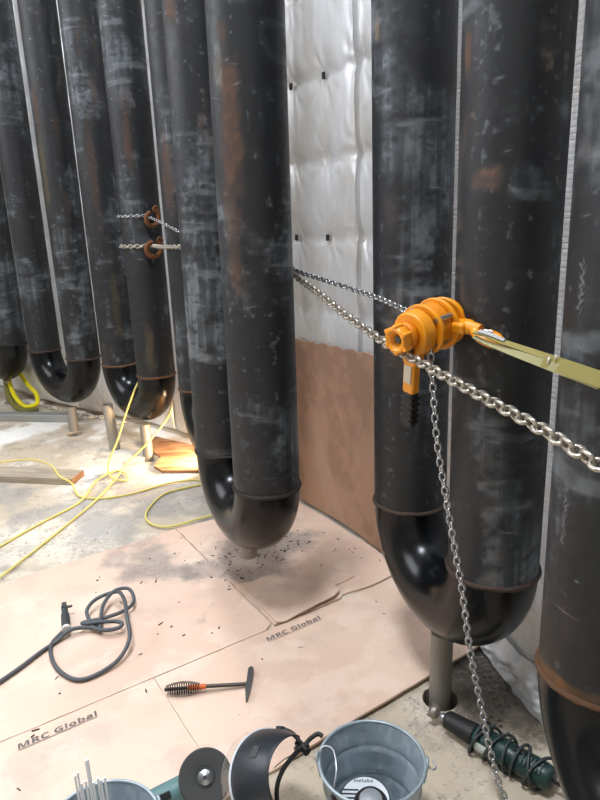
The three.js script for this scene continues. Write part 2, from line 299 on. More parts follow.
const faceU = (X, Z, o) => { let a = Math.atan2(-Z, -X) - Math.asin(o); return ((a / (Math.PI * 2)) % 1 + 1) % 1; };
const PT = (leg, o, y, hw, hh, c, k = 1) => ({ u: faceU(leg[0], leg[1], o), y, hw, hh, c, k });
const RUST = [82, 60, 48], OLIVE = [96, 80, 52];
const tubeSpecs = [
  { k: 'T0', label: 'black steel U-tube cut off by the left edge of the picture', weld: M.weldDark, P: [[], []], res: [256, 768] },
  { k: 'T1', label: 'black steel U-tube above the yellow sling and steel bar', weld: M.weld, res: [256, 1024],
    P: [[], (l) => [PT(l, -0.75, 2.25, 0.03, 0.17, RUST, 0.8), PT(l, -0.8, 1.85, 0.03, 0.3, OLIVE, 0.7)]], marks: [(l) => [{ u: faceU(l[0], l[1], 0.25), y: 0.88, h: 0.24 }], () => []] },
  { k: 'T2', label: 'black steel U-tube with two chain loops hooked around it', weld: M.weldRust, res: [256, 1024],
    P: [(l) => [PT(l, -0.25, 1.85, 0.03, 0.36, RUST, 0.7), PT(l, 0.2, 1.0, 0.03, 0.3, OLIVE, 0.5)], (l) => [PT(l, -0.2, 2.0, 0.03, 0.2, RUST, 0.9), PT(l, -0.2, 0.75, 0.03, 0.14, OLIVE, 0.7)]], marks: [() => [], (l) => [{ u: faceU(l[0], l[1], 0.78), y: 0.64, h: 0.12 }]] },
  { k: 'T3', label: 'black steel U-tube mostly hidden behind the pulled-in tube', weld: M.weldRust, res: [256, 768],
    P: [(l) => [PT(l, -0.65, 1.72, 0.04, 0.18, RUST, 0.9)], []] },
  { k: 'T4', label: 'black steel U-tube pulled inward in the middle with long rust streak', weld: M.weldDark, res: [512, 1536], tone: 1.12,
    P: [(l) => [PT(l, -0.72, 2.28, 0.03, 0.12, RUST, 1)], (l) => [PT(l, -0.5, 1.76, 0.042, 0.24, RUST, 1), PT(l, -0.62, 1.45, 0.03, 0.2, RUST, 0.6), PT(l, -0.75, 1.95, 0.02, 0.1, [112, 116, 112], 0.6), PT(l, -0.6, 2.03, 0.02, 0.03, RUST, 0.7)]] },
  { k: 'T5', label: 'black steel U-tube behind the orange lever hoist', weld: M.weld, res: [512, 1536], tone: 1.08,
    P: [(l) => [PT(l, -0.84, 1.985, 0.016, 0.03, [120, 106, 84], 0.9), PT(l, -0.5, 1.5, 0.03, 0.05, [78, 66, 58], 0.6)], (l) => [PT(l, -0.84, 1.825, 0.016, 0.055, RUST, 1), PT(l, -0.46, 1.568, 0.042, 0.03, [96, 74, 62], 0.95)]] },
  { k: 'T6', label: 'nearest black steel U-tube at the right edge with rusty weld ring', weld: M.weldRust, res: [512, 1536], tone: 1.0,
    P: [(l) => [PT(l, -0.55, 0.575, 0.12, 0.022, [120, 82, 46], 0.9)], []], marks: [(l) => [{ u: faceU(l[0], l[1], -0.72), y: 1.37, h: 0.09 }, { u: faceU(l[0], l[1], -0.7), y: 0.93, h: 0.1 }], () => []] },
];
let ts = 30;
for (const t of tubeSpecs) {
  const root = thing('heater_u_tube', t.label, 'pipe', [0, 0, 0], 'black U-tubes along the heater wall');
  LEGS[t.k].forEach((l, i) => {
    ts += 11;
    const pf = t.P[i], patches = typeof pf === 'function' ? pf(l) : pf, marks = t.marks ? t.marks[i](l) : [];
    const hidden = (t.k === 'T3' && i === 1) || (t.k === 'T6' && i === 1) || (t.k === 'T0' && i === 0);
    mesh('straight_pipe', legGeo(l[0], l[1]), pipeMaterial(ts, hidden ? 128 : t.res[0], hidden ? 256 : t.res[1], patches, t.tone || 1, marks), root);
    mesh('end_cap', new THREE.CylinderGeometry(RP + 0.002, RP + 0.002, 0.03, 48).translate(l[0], 3.765, l[1]), M.weldDark, root);
    mesh('hanger_rod', rod([l[0], 3.78, l[1]], [l[0], 5.995, l[1]], 0.012), M.steelDark, root);
    mesh('weld_bead', weldGeo(l[0], l[1], ts % 50), t.weld, root);
  });
  mesh('return_bend', bendGeo(...LEGS[t.k]), M.bend, root);
  const m = PIN[t.k] || mid(t.k), L = Math.hypot(LEGS[t.k][1][0] - LEGS[t.k][0][0], LEGS[t.k][1][1] - LEGS[t.k][0][1]), top = YW - L / 2 - RP * 0.9, bot = t.k === 'T4' ? 0.165 : t.k === 'T3' ? 0.003 : -0.3;
  mesh('guide_pin', rod([m[0], bot, m[1]], [mid(t.k)[0] * 0.5 + m[0] * 0.5, top, mid(t.k)[1] * 0.5 + m[1] * 0.5], 0.035, 24), M.pin, root).userData.label = 'grey steel guide pin';
  if (t.k === 'T4') { root.rotation.z = -0.009; root.position.set(-0.0051, -0.002, 0); }   // hauled slightly out of plumb
}
// free-standing sleeve beside the second tube
{
  const s = thing('floor_sleeve', 'short grey pipe stub standing free on floor between two U-tubes', 'pipe stub', [-1.298, 0, -4.258]);
  mesh('sleeve', lathe([[0.031, 0.0], [0.036, 0.0], [0.036, 0.325], [0.031, 0.325], [0.031, 0.0]], 28), std({ color: 0x9b978c, roughness: 0.7, metalness: 0.3, side: THREE.DoubleSide }), s);
  s.rotation.z = 0.05;
}

// ---------------------------------------------------------------- floor sheets, in the frame of their seams
const O1 = [-0.166, -2.112], E1 = [0.843, -0.538], E2 = [0.538, 0.843];
const seam = (a, b) => [O1[0] + E1[0] * a + E2[0] * b, O1[1] + E1[1] * a + E2[1] * b];
function sheetGeo(poly, y0, th, dent = 0.006, seed = 1, lift = null) {
  const q = rng(seed), pts = [];
  poly.forEach((p, i) => { const n = poly[(i + 1) % poly.length], L = Math.hypot(n[0] - p[0], n[1] - p[1]), k = Math.max(1, Math.round(L / 0.05)); for (let j = 0; j < k; j++) { const t = j / k, w = j === 0 ? 0 : dent; pts.push(new THREE.Vector2(p[0] + (n[0] - p[0]) * t + (q() - 0.5) * w, p[1] + (n[1] - p[1]) * t + (q() - 0.5) * w)); } });
  const g = new THREE.ExtrudeGeometry(new THREE.Shape(pts), { depth: th, bevelEnabled: true, bevelSize: 0.0008, bevelThickness: 0.0008, bevelSegments: 1 });
  const p = g.attributes.position, uv = g.attributes.uv;
  for (let i = 0; i < p.count; i++) { const a = p.getX(i), b = p.getY(i), h = p.getZ(i), s = seam(a, b); uv.setXY(i, (a + 1.5) / 3, (b + 1.2) / 2); p.setXYZ(i, s[0], y0 + h + (lift ? lift(a, b) : 0), s[1]); }
  const ix = g.index; if (!ix) { for (let i = 0; i < p.count; i += 3) { for (const at of [p, uv]) { const n = at.itemSize, A = at.array; for (let k = 0; k < n; k++) { const t = A[(i + 1) * n + k]; A[(i + 1) * n + k] = A[(i + 2) * n + k]; A[(i + 2) * n + k] = t; } } } }
  g.computeVertexNormals(); return g;
}
const font = await new FontLoader().loadAsync('fonts/droid/droid_sans_bold.typeface.json');
function lettering(parent, a, b, y, len, shape = 'MRC Global') {
  const shapes = font.generateShapes(shape, 1), g = new THREE.ShapeGeometry(shapes, 5); g.computeBoundingBox();
  const bb = g.boundingBox, k = len / (bb.max.x - bb.min.x), hgt = 0.024 / (bb.max.y - bb.min.y), p = g.attributes.position;
  for (let i = 0; i < p.count; i++) { const lx = (p.getX(i) - bb.min.x) * k, ly = (p.getY(i) - bb.min.y) * hgt, s = seam(a + lx + ly * 0.12, b - ly); p.setXYZ(i, s[0], y, s[1]); }
  g.computeVertexNormals(); mesh('printed_lettering', g, M.print, parent).userData.label = 'grey printed words MRC Global';
  const u = [seam(a, b + 0.006), seam(a + len, b + 0.006), seam(a + len, b + 0.0035), seam(a, b + 0.0035)], ug = new THREE.BufferGeometry();
  ug.setAttribute('position', new THREE.Float32BufferAttribute(u.flatMap(q => [q[0], y, q[1]]), 3)); ug.setIndex([0, 1, 2, 0, 2, 3]); ug.computeVertexNormals();
  mesh('printed_underline', ug, M.print, parent);
}
{
  let o = tag(mesh('floor_board', sheetGeo([[-2.2, 0.0015], [-0.4405, 0.0015], [-0.4405, 0.57], [-2.2, 0.57]], 0.001, 0.007, 0.002, 3), M.board), 'tan hardboard floor sheet under the white welding rods, printed MRC Global', 'floor sheet', 'tan floor sheets');
  lettering(o, -0.885, 0.064, 0.0105, 0.235);
  o = tag(mesh('floor_board', sheetGeo([[-0.4375, 0.002], [0.05, 0.002], [0.36, 0.004], [0.63, 0.002], [0.60, 0.3], [0.58, 0.535], [0.1, 0.555], [-0.4375, 0.57]], 0.001, 0.007, 0.003, 5, (a, b) => 0.013 * sstep(0.40, 0.55, b) * sstep(-0.35, -0.1, a)), M.board), 'tan hardboard floor sheet under the chipping hammer', 'floor sheet', 'tan floor sheets');
  lettering(o, -0.022, 0.062, 0.0105, 0.235);
  tag(mesh('floor_board', sheetGeo([[-2.4, -0.93], [0.055, -1.0], [0.051, -0.5], [0.042, -0.03], [0.004, -0.003], [-0.1, -0.004], [-2.4, -0.003]], 0.001, 0.007, 0.003, 7), M.board), 'large tan hardboard floor sheet under the coiled grey cable', 'floor sheet', 'tan floor sheets');
  tag(mesh('floor_board', sheetGeo([[0.06, -1.0], [0.725, -0.92], [0.735, -0.6], [0.725, -0.22], [0.67, -0.02], [0.51, -0.008], [0.46, -0.014], [0.38, -0.024], [0.36, -0.008], [0.05, -0.012]], 0.001, 0.008, 0.008, 9), M.board), 'tan hardboard floor sheet dusted with slag below the middle U-tube', 'floor sheet', 'tan floor sheets');
  const lift = (a, b) => 0.012 * sstep(-0.2, 0.02, b) * sstep(0.02, 0.32, a) + 0.002;
  tag(mesh('board_offcut', sheetGeo([[0.065, -0.33], [0.34, -0.315], [0.365, -0.28], [0.385, -0.1], [0.375, -0.035], [0.33, -0.012], [0.2, -0.004], [0.09, 0.004], [0.06, -0.012]], 0.011, 0.005, 0.004, 11, lift), M.board), 'square tan hardboard offcut with a curled edge beneath the middle U-tube', 'offcut');
  tag(mesh('board_offcut', sheetGeo([[0.39, -0.09], [0.37, -0.2], [0.47, -0.235], [0.5, -0.1]], 0.0105, 0.004, 0.006, 12), M.board), 'small torn tan scrap lying by the notched sheet edge', 'offcut');
}
// brown sheet stood against the wall
{
  const s0 = wallS(0.0, -3.335), s1 = wallS(0.385, -2.69), pos = [], uv = [], idx = [], nx = 24, ny = 12;
  const surf = (i, j, off) => { const s = s0 + (s1 - s0) * i / nx, q = wallAt(s), y0 = 0.012, y1 = 0.895 + 0.02 * (i / nx) + 0.006 * Math.sin(i * 1.7), y = y0 + (y1 - y0) * j / ny, d = 0.035 - 0.018 * j / ny + off + 0.003 * Math.sin(i * 0.35 + j * 0.2); return [q.x + q.nx * d, y, q.z + q.nz * d]; };
  for (const off of [0.008, 0]) for (let j = 0; j <= ny; j++) for (let i = 0; i <= nx; i++) { pos.push(...surf(i, j, off)); uv.push(i / nx * 0.85, j / ny); }
  const n = (nx + 1) * (ny + 1), F = (a, b, c, d) => idx.push(a, b, c, a, c, d);
  for (let j = 0; j < ny; j++) for (let i = 0; i < nx; i++) { const a = j * (nx + 1) + i; F(a, a + 1, a + nx + 2, a + nx + 1); F(n + a, n + a + nx + 1, n + a + nx + 2, n + a + 1); }
  for (let i = 0; i < nx; i++) { const a = ny * (nx + 1) + i; F(a, a + 1, n + a + 1, n + a); F(i, n + i, n + i + 1, i + 1); }
  for (let j = 0; j < ny; j++) { const a = j * (nx + 1); F(a, a + nx + 1, n + a + nx + 1, n + a); const b = a + nx; F(b, n + b, n + b + nx + 1, b + nx + 1); }
  const g = new THREE.BufferGeometry(); g.setAttribute('position', new THREE.Float32BufferAttribute(pos, 3)); g.setAttribute('uv', new THREE.Float32BufferAttribute(uv, 2)); g.setIndex(idx);
  const gg = g.toNonIndexed(); gg.computeVertexNormals();
  M.panel.side = THREE.DoubleSide;
  tag(mesh('wall_board', gg, M.panel), 'brown hardboard sheet standing upright against the silver wall', 'board');
}
// crumpled foil along the wall foot on the right
{
  const s0 = wallS(0.615, -2.06), s1 = wallS(0.75, -1.48), pos = [], idx = [], nx = 70, ny = 16;
  for (let j = 0; j <= ny; j++) for (let i = 0; i <= nx; i++) {
    const s = s0 + (s1 - s0) * i / nx, v = j / ny, q = wallAt(s), k = fbm(NZ, i * 0.13 + 70, j * 0.2 + 4, 3) - 0.5, e = (0.7 + 0.5 * NZ2(i * 0.12, 3));
    const out = 0.01 + 0.05 * Math.sin(v * Math.PI * 0.62) * e + 0.035 * k, y = 0.115 * (1 - v) ** 1.3 * e + 0.012 + 0.03 * Math.abs(k);
    pos.push(q.x + q.nx * out, y, q.z + q.nz * out);
  }
  for (let j = 0; j < ny; j++) for (let i = 0; i < nx; i++) { const a = j * (nx + 1) + i; idx.push(a, a + nx + 1, a + 1, a + 1, a + nx + 1, a + nx + 2); }
  const g = new THREE.BufferGeometry(); g.setAttribute('position', new THREE.Float32BufferAttribute(pos, 3)); g.setIndex(idx); g.computeVertexNormals();
  tag(mesh('foil_strip', g, M.foilLoose), 'crumpled silver foil strip along the wall foot behind the right tubes', 'foil');
}

// ---------------------------------------------------------------- work lamp on the floor behind the middle tube
{
  const l = thing('work_lamp', 'small warm work lamp on the floor behind the middle U-tube', 'lamp', [-0.53, 0.0205, -3.90]);
  mesh('housing', rbox(0.05, 0.11, 0.15, 0.012, 0.005, 0.115, 0), M.blackPlastic, l);
  mesh('lens', rbox(0.006, 0.08, 0.12, 0.002, -0.024, 0.115, 0), std({ color: 0xfff0d8, emissive: 0xffc890, emissiveIntensity: 6 }), l);
  mesh('stand', merge([tube([[0.03, 0.115, -0.085], [0.03, 0.05, -0.085], [0.03, 0.008, -0.08], [-0.05, 0.008, -0.08]], 0.007, 24), tube([[0.03, 0.115, 0.085], [0.03, 0.05, 0.085], [0.03, 0.008, 0.08], [-0.05, 0.008, 0.08]], 0.007, 24), rod([0.03, 0.008, -0.08], [0.03, 0.008, 0.08], 0.007)]), M.steelDark, l);
  const p = new THREE.SpotLight(WORK.color, WORK.power, 0, 1.25, 0.5, 2); p.position.set(WORK.pos[0], WORK.pos[1], WORK.pos[2]); p.target.position.set(...WORK.target); p.castShadow = true; p.shadow.radius = 3; scene.add(p, p.target);
}
// two ceiling lamps and an added glowing fill sheet, all outside the picture
{
  TOPS.forEach((p, i) => {
    const l = thing('ceiling_lamp', i ? 'square white lamp panel under the roof above the far tubes' : 'square white lamp panel under the roof above the near tubes', 'lamp', p, 'lamp panels under the roof');
    mesh('housing', rbox(0.96, 0.06, 0.96, 0.01, 0, 0.05, 0), M.steelDark, l);
    mesh('diffuser', rbox(0.9, 0.01, 0.9, 0.003, 0, 0.012, 0), std({ color: 0xffffff, emissive: 0xeef4ff, emissiveIntensity: 8 }), l);
    for (const sx of [-0.3, 0.3]) mesh('hanger', rod([sx, 0.08, 0], [sx, 0.3, 0], 0.008), M.steelDark, l);
  });
  const f = thing('added_fill_sheet', 'added glowing white sheet on the left wall, giving fill light', 'sheet', [-4.95, 0, SIDE.pos[2]]);
  mesh('sheet', rbox(0.01, SIDE.h, SIDE.w, 0.002, 0.02, SIDE.pos[1], 0), std({ color: 0xffffff, emissive: 0xf2f5ff, emissiveIntensity: 1.2 }), f);
  for (const z of [-1, 1]) mesh('side_batten', rbox(0.05, SIDE.h + 0.2, 0.08, 0.004, 0.0, SIDE.pos[1], z * (SIDE.w / 2 + 0.04)), M.lumber, f);
  mesh('top_batten', rbox(0.05, 0.08, SIDE.w, 0.004, 0.0, SIDE.pos[1] + SIDE.h / 2 + 0.05, 0), M.lumber, f);
}

// ---------------------------------------------------------------- chains
function linkGeo(p, d) {           // stadium link of inner pitch p and wire d, long axis x
  const h = p / 2 - d * 0.15, w = d * 1.15, pts = [];
  for (let i = 0; i < 20; i++) { const a = i / 20 * Math.PI * 2; pts.push([Math.sign(Math.cos(a)) * (h - w + d * 0.4) + Math.cos(a) * w, Math.sin(a) * w, 0]); }
  return new THREE.TubeGeometry(curve(pts, true), 22, d / 2, 7, true);
}
function chainAlong(parent, pts, p, d, mat, roll = 0.5, upv = null) {
  const c = curve(pts); c.arcLengthDivisions = 1500; const L = c.getLength(), n = Math.floor(L / p), g = linkGeo(p, d);
  for (let i = 0; i < n; i++) {
    const u = (i + 0.5) / n, q = c.getPointAt(u), t = c.getTangentAt(u).normalize(), up = upv || V(0, 1, 0), side = V(0, 0, 0).crossVectors(up, t).normalize(), u2 = V(0, 0, 0).crossVectors(t, side), a = roll + (i % 2) * Math.PI / 2;
    const y = side.clone().multiplyScalar(Math.cos(a)).addScaledVector(u2, Math.sin(a)), z = V(0, 0, 0).crossVectors(t, y), o = mesh('link', g, mat, parent);
    o.applyMatrix4(basis(t, y, z)); o.position.copy(q);
  }
}
function ringAround(l, y, r, a0, a1, n = 10, dy = 0) { const out = []; for (let i = 0; i <= n; i++) { const a = a0 + (a1 - a0) * i / n; out.push([l[0] + r * Math.cos(a), y + dy * i / n, l[1] + r * Math.sin(a)]); } return out; }
const T2R = LEGS.T2[1];
{
  // heavy chain: round the second tube, past the middle tube, across the front to the right
  const c = thing('anchor_chain', 'heavy steel chain running under the hoist and out at the right edge', 'chain');
  chainAlong(c, [...ringAround(T2R, 1.372, RP + 0.012, 5.9, 1.1, 18).slice(1), [-0.717, 1.372, -3.652], [-0.643, 1.375, -3.518], [-0.586, 1.376, -3.456], [-0.544, 1.376, -3.424], [-0.51, 1.38, -3.22], [-0.20, 1.335, -2.62], [-0.035, 1.322, -2.37], [0.006, 1.301, -2.282], [0.076, 1.266, -2.055], [0.138, 1.229, -1.852], [0.190, 1.204, -1.682], [0.226, 1.188, -1.566], [0.258, 1.181, -1.464], [0.288, 1.174, -1.365], [0.316, 1.167, -1.274], [0.362, 1.157, -1.124], [0.399, 1.148, -1.004], [0.420, 1.140, -0.935], [0.436, 1.133, -0.884], [0.523, 1.095, -0.599]], 0.0225, 0.0086, M.chain, 0.35);
  // load chain of the hoist: upper run and hanging tail
  const l = thing('load_chain', 'slim bright chain through the orange hoist with a tail hanging to the floor', 'chain');
  chainAlong(l, [...ringAround(T2R, 1.55, RP + 0.01, 5.9, 1.2, 18, -0.006).slice(1), [-0.766, 1.511, -3.826], [-0.668, 1.483, -3.590], [-0.603, 1.456, -3.509], [-0.557, 1.435, -3.472], [-0.52, 1.43, -3.25], [-0.19, 1.36, -2.62], [-0.03, 1.338, -2.38], [0.008, 1.321, -2.285], [0.081, 1.306, -2.13], [0.168, 1.288, -1.96], [0.225, 1.279, -1.79], [0.269, 1.268, -1.618], [0.30, 1.25, -1.565]], 0.0182, 0.006, M.loadChain, 0.35);
  chainAlong(l, [[0.308, 1.215, -1.505], [0.310, 1.185, -1.490], [0.315, 1.108, -1.479], [0.324, 0.976, -1.463], [0.354, 0.777, -1.438], [0.384, 0.595, -1.418], [0.405, 0.431, -1.403], [0.433, 0.286, -1.393], [0.457, 0.158, -1.370], [0.482, 0.052, -1.345], [0.50, 0.012, -1.315], [0.50, 0.011, -1.25]], 0.0182, 0.006, M.loadChain, 0.1, V(0.3, 0.25, 1));
}
// rusty grab hooks that close the two loops
function grabHook(label, pos, turn, scale, tilt) {
  const h = thing('grab_hook', label, 'hook', pos, 'rusty chain hooks on the second tube');
  mesh('hook_body', merge([tube([[0.0, 0.055, 0], [0.032, 0.045, 0], [0.046, 0.01, 0], [0.036, -0.03, 0], [0.0, -0.048, 0], [-0.034, -0.03, 0], [-0.042, 0.005, 0], [-0.026, 0.03, 0]], 0.0145, 40), moved(new THREE.SphereGeometry(0.0108, 12, 8), -0.026, 0.03, 0)]), M.hookRust, h);
  mesh('hook_eye', moved(new THREE.TorusGeometry(0.016, 0.008, 8, 20), 0.012, 0.066, 0), M.hookRust, h);
  h.rotation.set(0, turn, tilt); h.scale.setScalar(scale); return h;
}
grabHook('rusty chain hook on the upper loop around the tube', [-0.823, 1.528, -3.945], 0.75, 0.9, -0.35);
grabHook('rusty chain hook on the lower loop around the tube', [-0.83, 1.355, -3.935], 0.55, 0.95, -0.6);

// ---------------------------------------------------------------- lever hoist: local x = shaft, z = towards its hook
{
  const h = thing('lever_hoist', 'orange chain lever hoist with black grip hanging in front of tubes', 'hoist', [0.317, 1.237, -1.536]);
  const ax = V(0.166, 0.031, -0.123).normalize(), az0 = V(0.52, -0.07, 0.80), ay = V(0, 0, 0).crossVectors(az0, ax).normalize(), az = V(0, 0, 0).crossVectors(ax, ay);
  h.quaternion.setFromRotationMatrix(basis(ax, ay, az));
  const rx = (g) => g.rotateZ(-Math.PI / 2);     // lathe axis y -> +x
  // knurled hand wheel with a recessed face
  const wheel = mesh('hand_wheel', rx(lathe([[0.004, -0.094], [0.012, -0.094], [0.014, -0.106], [0.022, -0.114], [0.028, -0.113], [0.030, -0.107], [0.030, -0.096], [0.028, -0.088], [0.022, -0.084], [0.004, -0.082]], 40)), M.orange, h);
  for (let k = 0; k < 6; k++) { const a = k * Math.PI / 3; mesh('grip_lobe', rbox(0.026, 0.009, 0.013, 0.004, -0.101, 0.030 * Math.cos(a), 0.030 * Math.sin(a), -a), M.orange, wheel); }
  mesh('wheel_nut', rx(cyl(0.0085, 0.0085, 0.012, 0, -0.098, 0, 0, 0, 0, 6)), M.steelDark, wheel);
  mesh('shaft_collar', rx(lathe([[0.002, -0.086], [0.029, -0.086], [0.031, -0.078], [0.031, -0.066], [0.002, -0.066]], 36)), M.orangeDeep, h);
  // lever: ratchet ring, shank with a label plate, rubber grip
  const lever = mesh('lever_shank', merge([rx(lathe([[0.002, -0.067], [0.045, -0.067], [0.050, -0.063], [0.051, -0.036], [0.047, -0.031], [0.002, -0.031]], 44)), rbox(0.026, 0.125, 0.034, 0.007, -0.052, -0.087, 0.0), rbox(0.030, 0.05, 0.045, 0.008, -0.050, -0.05, 0)]), M.orange, h);
  mesh('rating_plate', rbox(0.003, 0.045, 0.022, 0.001, -0.0660, -0.098, 0), M.plate, lever);
  mesh('change_knob', rbox(0.012, 0.022, 0.012, 0.003, -0.074, -0.034, 0.012), M.steelDark, lever);
  const gripG = [rbox(0.028, 0.096, 0.036, 0.01, -0.052, -0.194, 0)]; for (let k = 0; k < 5; k++) gripG.push(rbox(0.0295, 0.008, 0.038, 0.003, -0.052, -0.164 - k * 0.0155, 0));
  mesh('rubber_grip', merge(gripG), M.blackRubber, lever);
  lever.rotation.x = 0.13; h.scale.setScalar(1.06);
  // frame: two side plates with a drum between them
  const plateShape = new THREE.Shape(); plateShape.absellipse(0, 0, 0.060, 0.056, 0, Math.PI * 2);
  const pg = (x, s, t) => { const g = new THREE.ExtrudeGeometry(plateShape, { depth: t, bevelEnabled: true, bevelSize: 0.002, bevelThickness: 0.002, bevelSegments: 2, curveSegments: 32 }); g.rotateY(Math.PI / 2); g.scale(1, s, s); g.translate(x, 0, 0); return g; };
  mesh('side_plate', pg(-0.026, 1.0, 0.006), M.orange, h);
  mesh('brake_cover', rx(lathe([[0.002, -0.02], [0.050, -0.02], [0.052, -0.014], [0.053, 0.014], [0.050, 0.02], [0.002, 0.02]], 44)), M.orangeDeep, h);
  mesh('side_plate', pg(0.022, 1.04, 0.005), M.orange, h);
  mesh('chain_drum', rx(lathe([[0.002, 0.028], [0.030, 0.028], [0.026, 0.036], [0.030, 0.046], [0.002, 0.046]], 30)), M.steelDark, h);
  mesh('side_plate', pg(0.048, 0.96, 0.005), M.orange, h);
  mesh('gear_cover', rx(lathe([[0.002, 0.054], [0.050, 0.054], [0.050, 0.066], [0.044, 0.074], [0.030, 0.080], [0.028, 0.098], [0.024, 0.106], [0.012, 0.110], [0.001, 0.110]], 44)), M.orange, h);
  for (const [x, a] of [[0.0, 0.55], [0.0, -0.7], [0.0, 2.2]]) mesh('stay_bolt', rx(cyl(0.007, 0.006, 0.058, 0, 0, 0, 0, 0, 0, 12)).translate(x, 0.047 * Math.sin(a) + 0.004, 0.047 * Math.cos(a) + 0.004), M.steel, h);
  // hook with its yoke and latch
  const hk = mesh('bottom_hook', merge([
    rbox(0.046, 0.026, 0.040, 0.008, 0.036, 0.002, 0.062), cyl(0.016, 0.012, 0.036, 0.036, 0.002, 0.095, Math.PI / 2),
    tube([[0.036, 0.002, 0.095], [0.022, -0.004, 0.112], [0.018, -0.012, 0.136], [0.030, -0.020, 0.154], [0.050, -0.022, 0.152], [0.060, -0.018, 0.136], [0.056, -0.012, 0.122]], 0.011, 40),
    moved(new THREE.SphereGeometry(0.0112, 14, 10), 0.056, -0.012, 0.122)]), M.orange, h);
  mesh('safety_latch', rbox(0.006, 0.010, 0.04, 0.002, 0.048, -0.004, 0.112, 0.15, 0.35), M.steel, hk);
}
// flat webbing sling from the hook to the right
{
  const s = thing('webbing_sling', 'pale yellow flat webbing sling pulled from the hoist hook to the right', 'sling');
  function strap(pts, w, t) {
    const c = curve(pts.map(p => p.slice(0, 3))), n = 60, pos = [], idx = [];
    for (let i = 0; i <= n; i++) { const u = i / n, q = c.getPointAt(u), tg = c.getTangentAt(u), k = u * (pts.length - 1), a0 = pts[Math.min(pts.length - 1, Math.floor(k))][3], a1 = pts[Math.min(pts.length - 1, Math.floor(k) + 1)][3], ww = (w[0] + (w[1] - w[0]) * u), a = a0 + (a1 - a0) * (k % 1);
      const side = V(0, 0, 0).crossVectors(V(0, 1, 0), tg).normalize(), up = V(0, 0, 0).crossVectors(tg, side), y = up.clone().multiplyScalar(Math.cos(a)).addScaledVector(side, Math.sin(a)), z = V(0, 0, 0).crossVectors(tg, y);
      for (const [m, q2] of [[0.5, 0.5], [0.5, -0.5], [-0.5, -0.5], [-0.5, 0.5]]) { const v = q.clone().addScaledVector(y, m * ww).addScaledVector(z, q2 * t); pos.push(v.x, v.y, v.z); } }
    for (let i = 0; i < n; i++) for (let k = 0; k < 4; k++) { const a = i * 4 + k, b = i * 4 + (k + 1) % 4; idx.push(a, a + 4, b, b, a + 4, b + 4); }
    const e = n * 4; idx.push(0, 1, 2, 0, 2, 3, e, e + 2, e + 1, e, e + 3, e + 2);
    const g = new THREE.BufferGeometry(); g.setAttribute('position', new THREE.Float32BufferAttribute(pos, 3)); g.setIndex(idx); const gg = g.toNonIndexed(); gg.computeVertexNormals(); return gg;
  }
  M.web = std({ color: 0x867c44, roughness: 0.85, side: THREE.DoubleSide });
  M.webPale = std({ color: 0x958f66, roughness: 0.85, side: THREE.DoubleSide });
  mesh('eye_strand', strap([[0.394, 1.240, -1.425, 1.1], [0.403, 1.241, -1.385, 0.9], [0.418, 1.239, -1.319, 0.7], [0.462, 1.235, -1.162, 0.5], [0.502, 1.229, -1.047, 0.4]], [0.010, 0.013], 0.004), M.web, s);
  mesh('eye_strand', strap([[0.394, 1.229, -1.425, 1.0], [0.404, 1.226, -1.377, 0.8], [0.452, 1.224, -1.159, 0.4], [0.501, 1.214, -1.042, 0.3]], [0.009, 0.020], 0.004), M.webPale, s);
  mesh('body_strap', strap([[0.452, 1.228, -1.165, 0.4], [0.500, 1.222, -1.041, 0.35], [0.540, 1.217, -0.960, 0.3], [0.582, 1.214, -0.856, 0.3]], [0.022, 0.034], 0.006), M.web, s);
  mesh('eye_lining', strap([[0.398, 1.246, -1.40, 1.0], [0.408, 1.246, -1.36, 0.9], [0.422, 1.243, -1.30, 0.8]], [0.009, 0.006], 0.004), std({ color: 0x9a9c9c, roughness: 0.7, side: THREE.DoubleSide }), s).userData.label = 'grey wear sleeve at the hook';
  mesh('stitching', merge([rbox(0.010, 0.012, 0.004, 0.001, 0.455, 1.232, -1.150, 0.2, 1.1), rbox(0.008, 0.006, 0.004, 0.001, 0.462, 1.242, -1.135, 0.2, 1.1)]), M.whitePlastic, s);
}

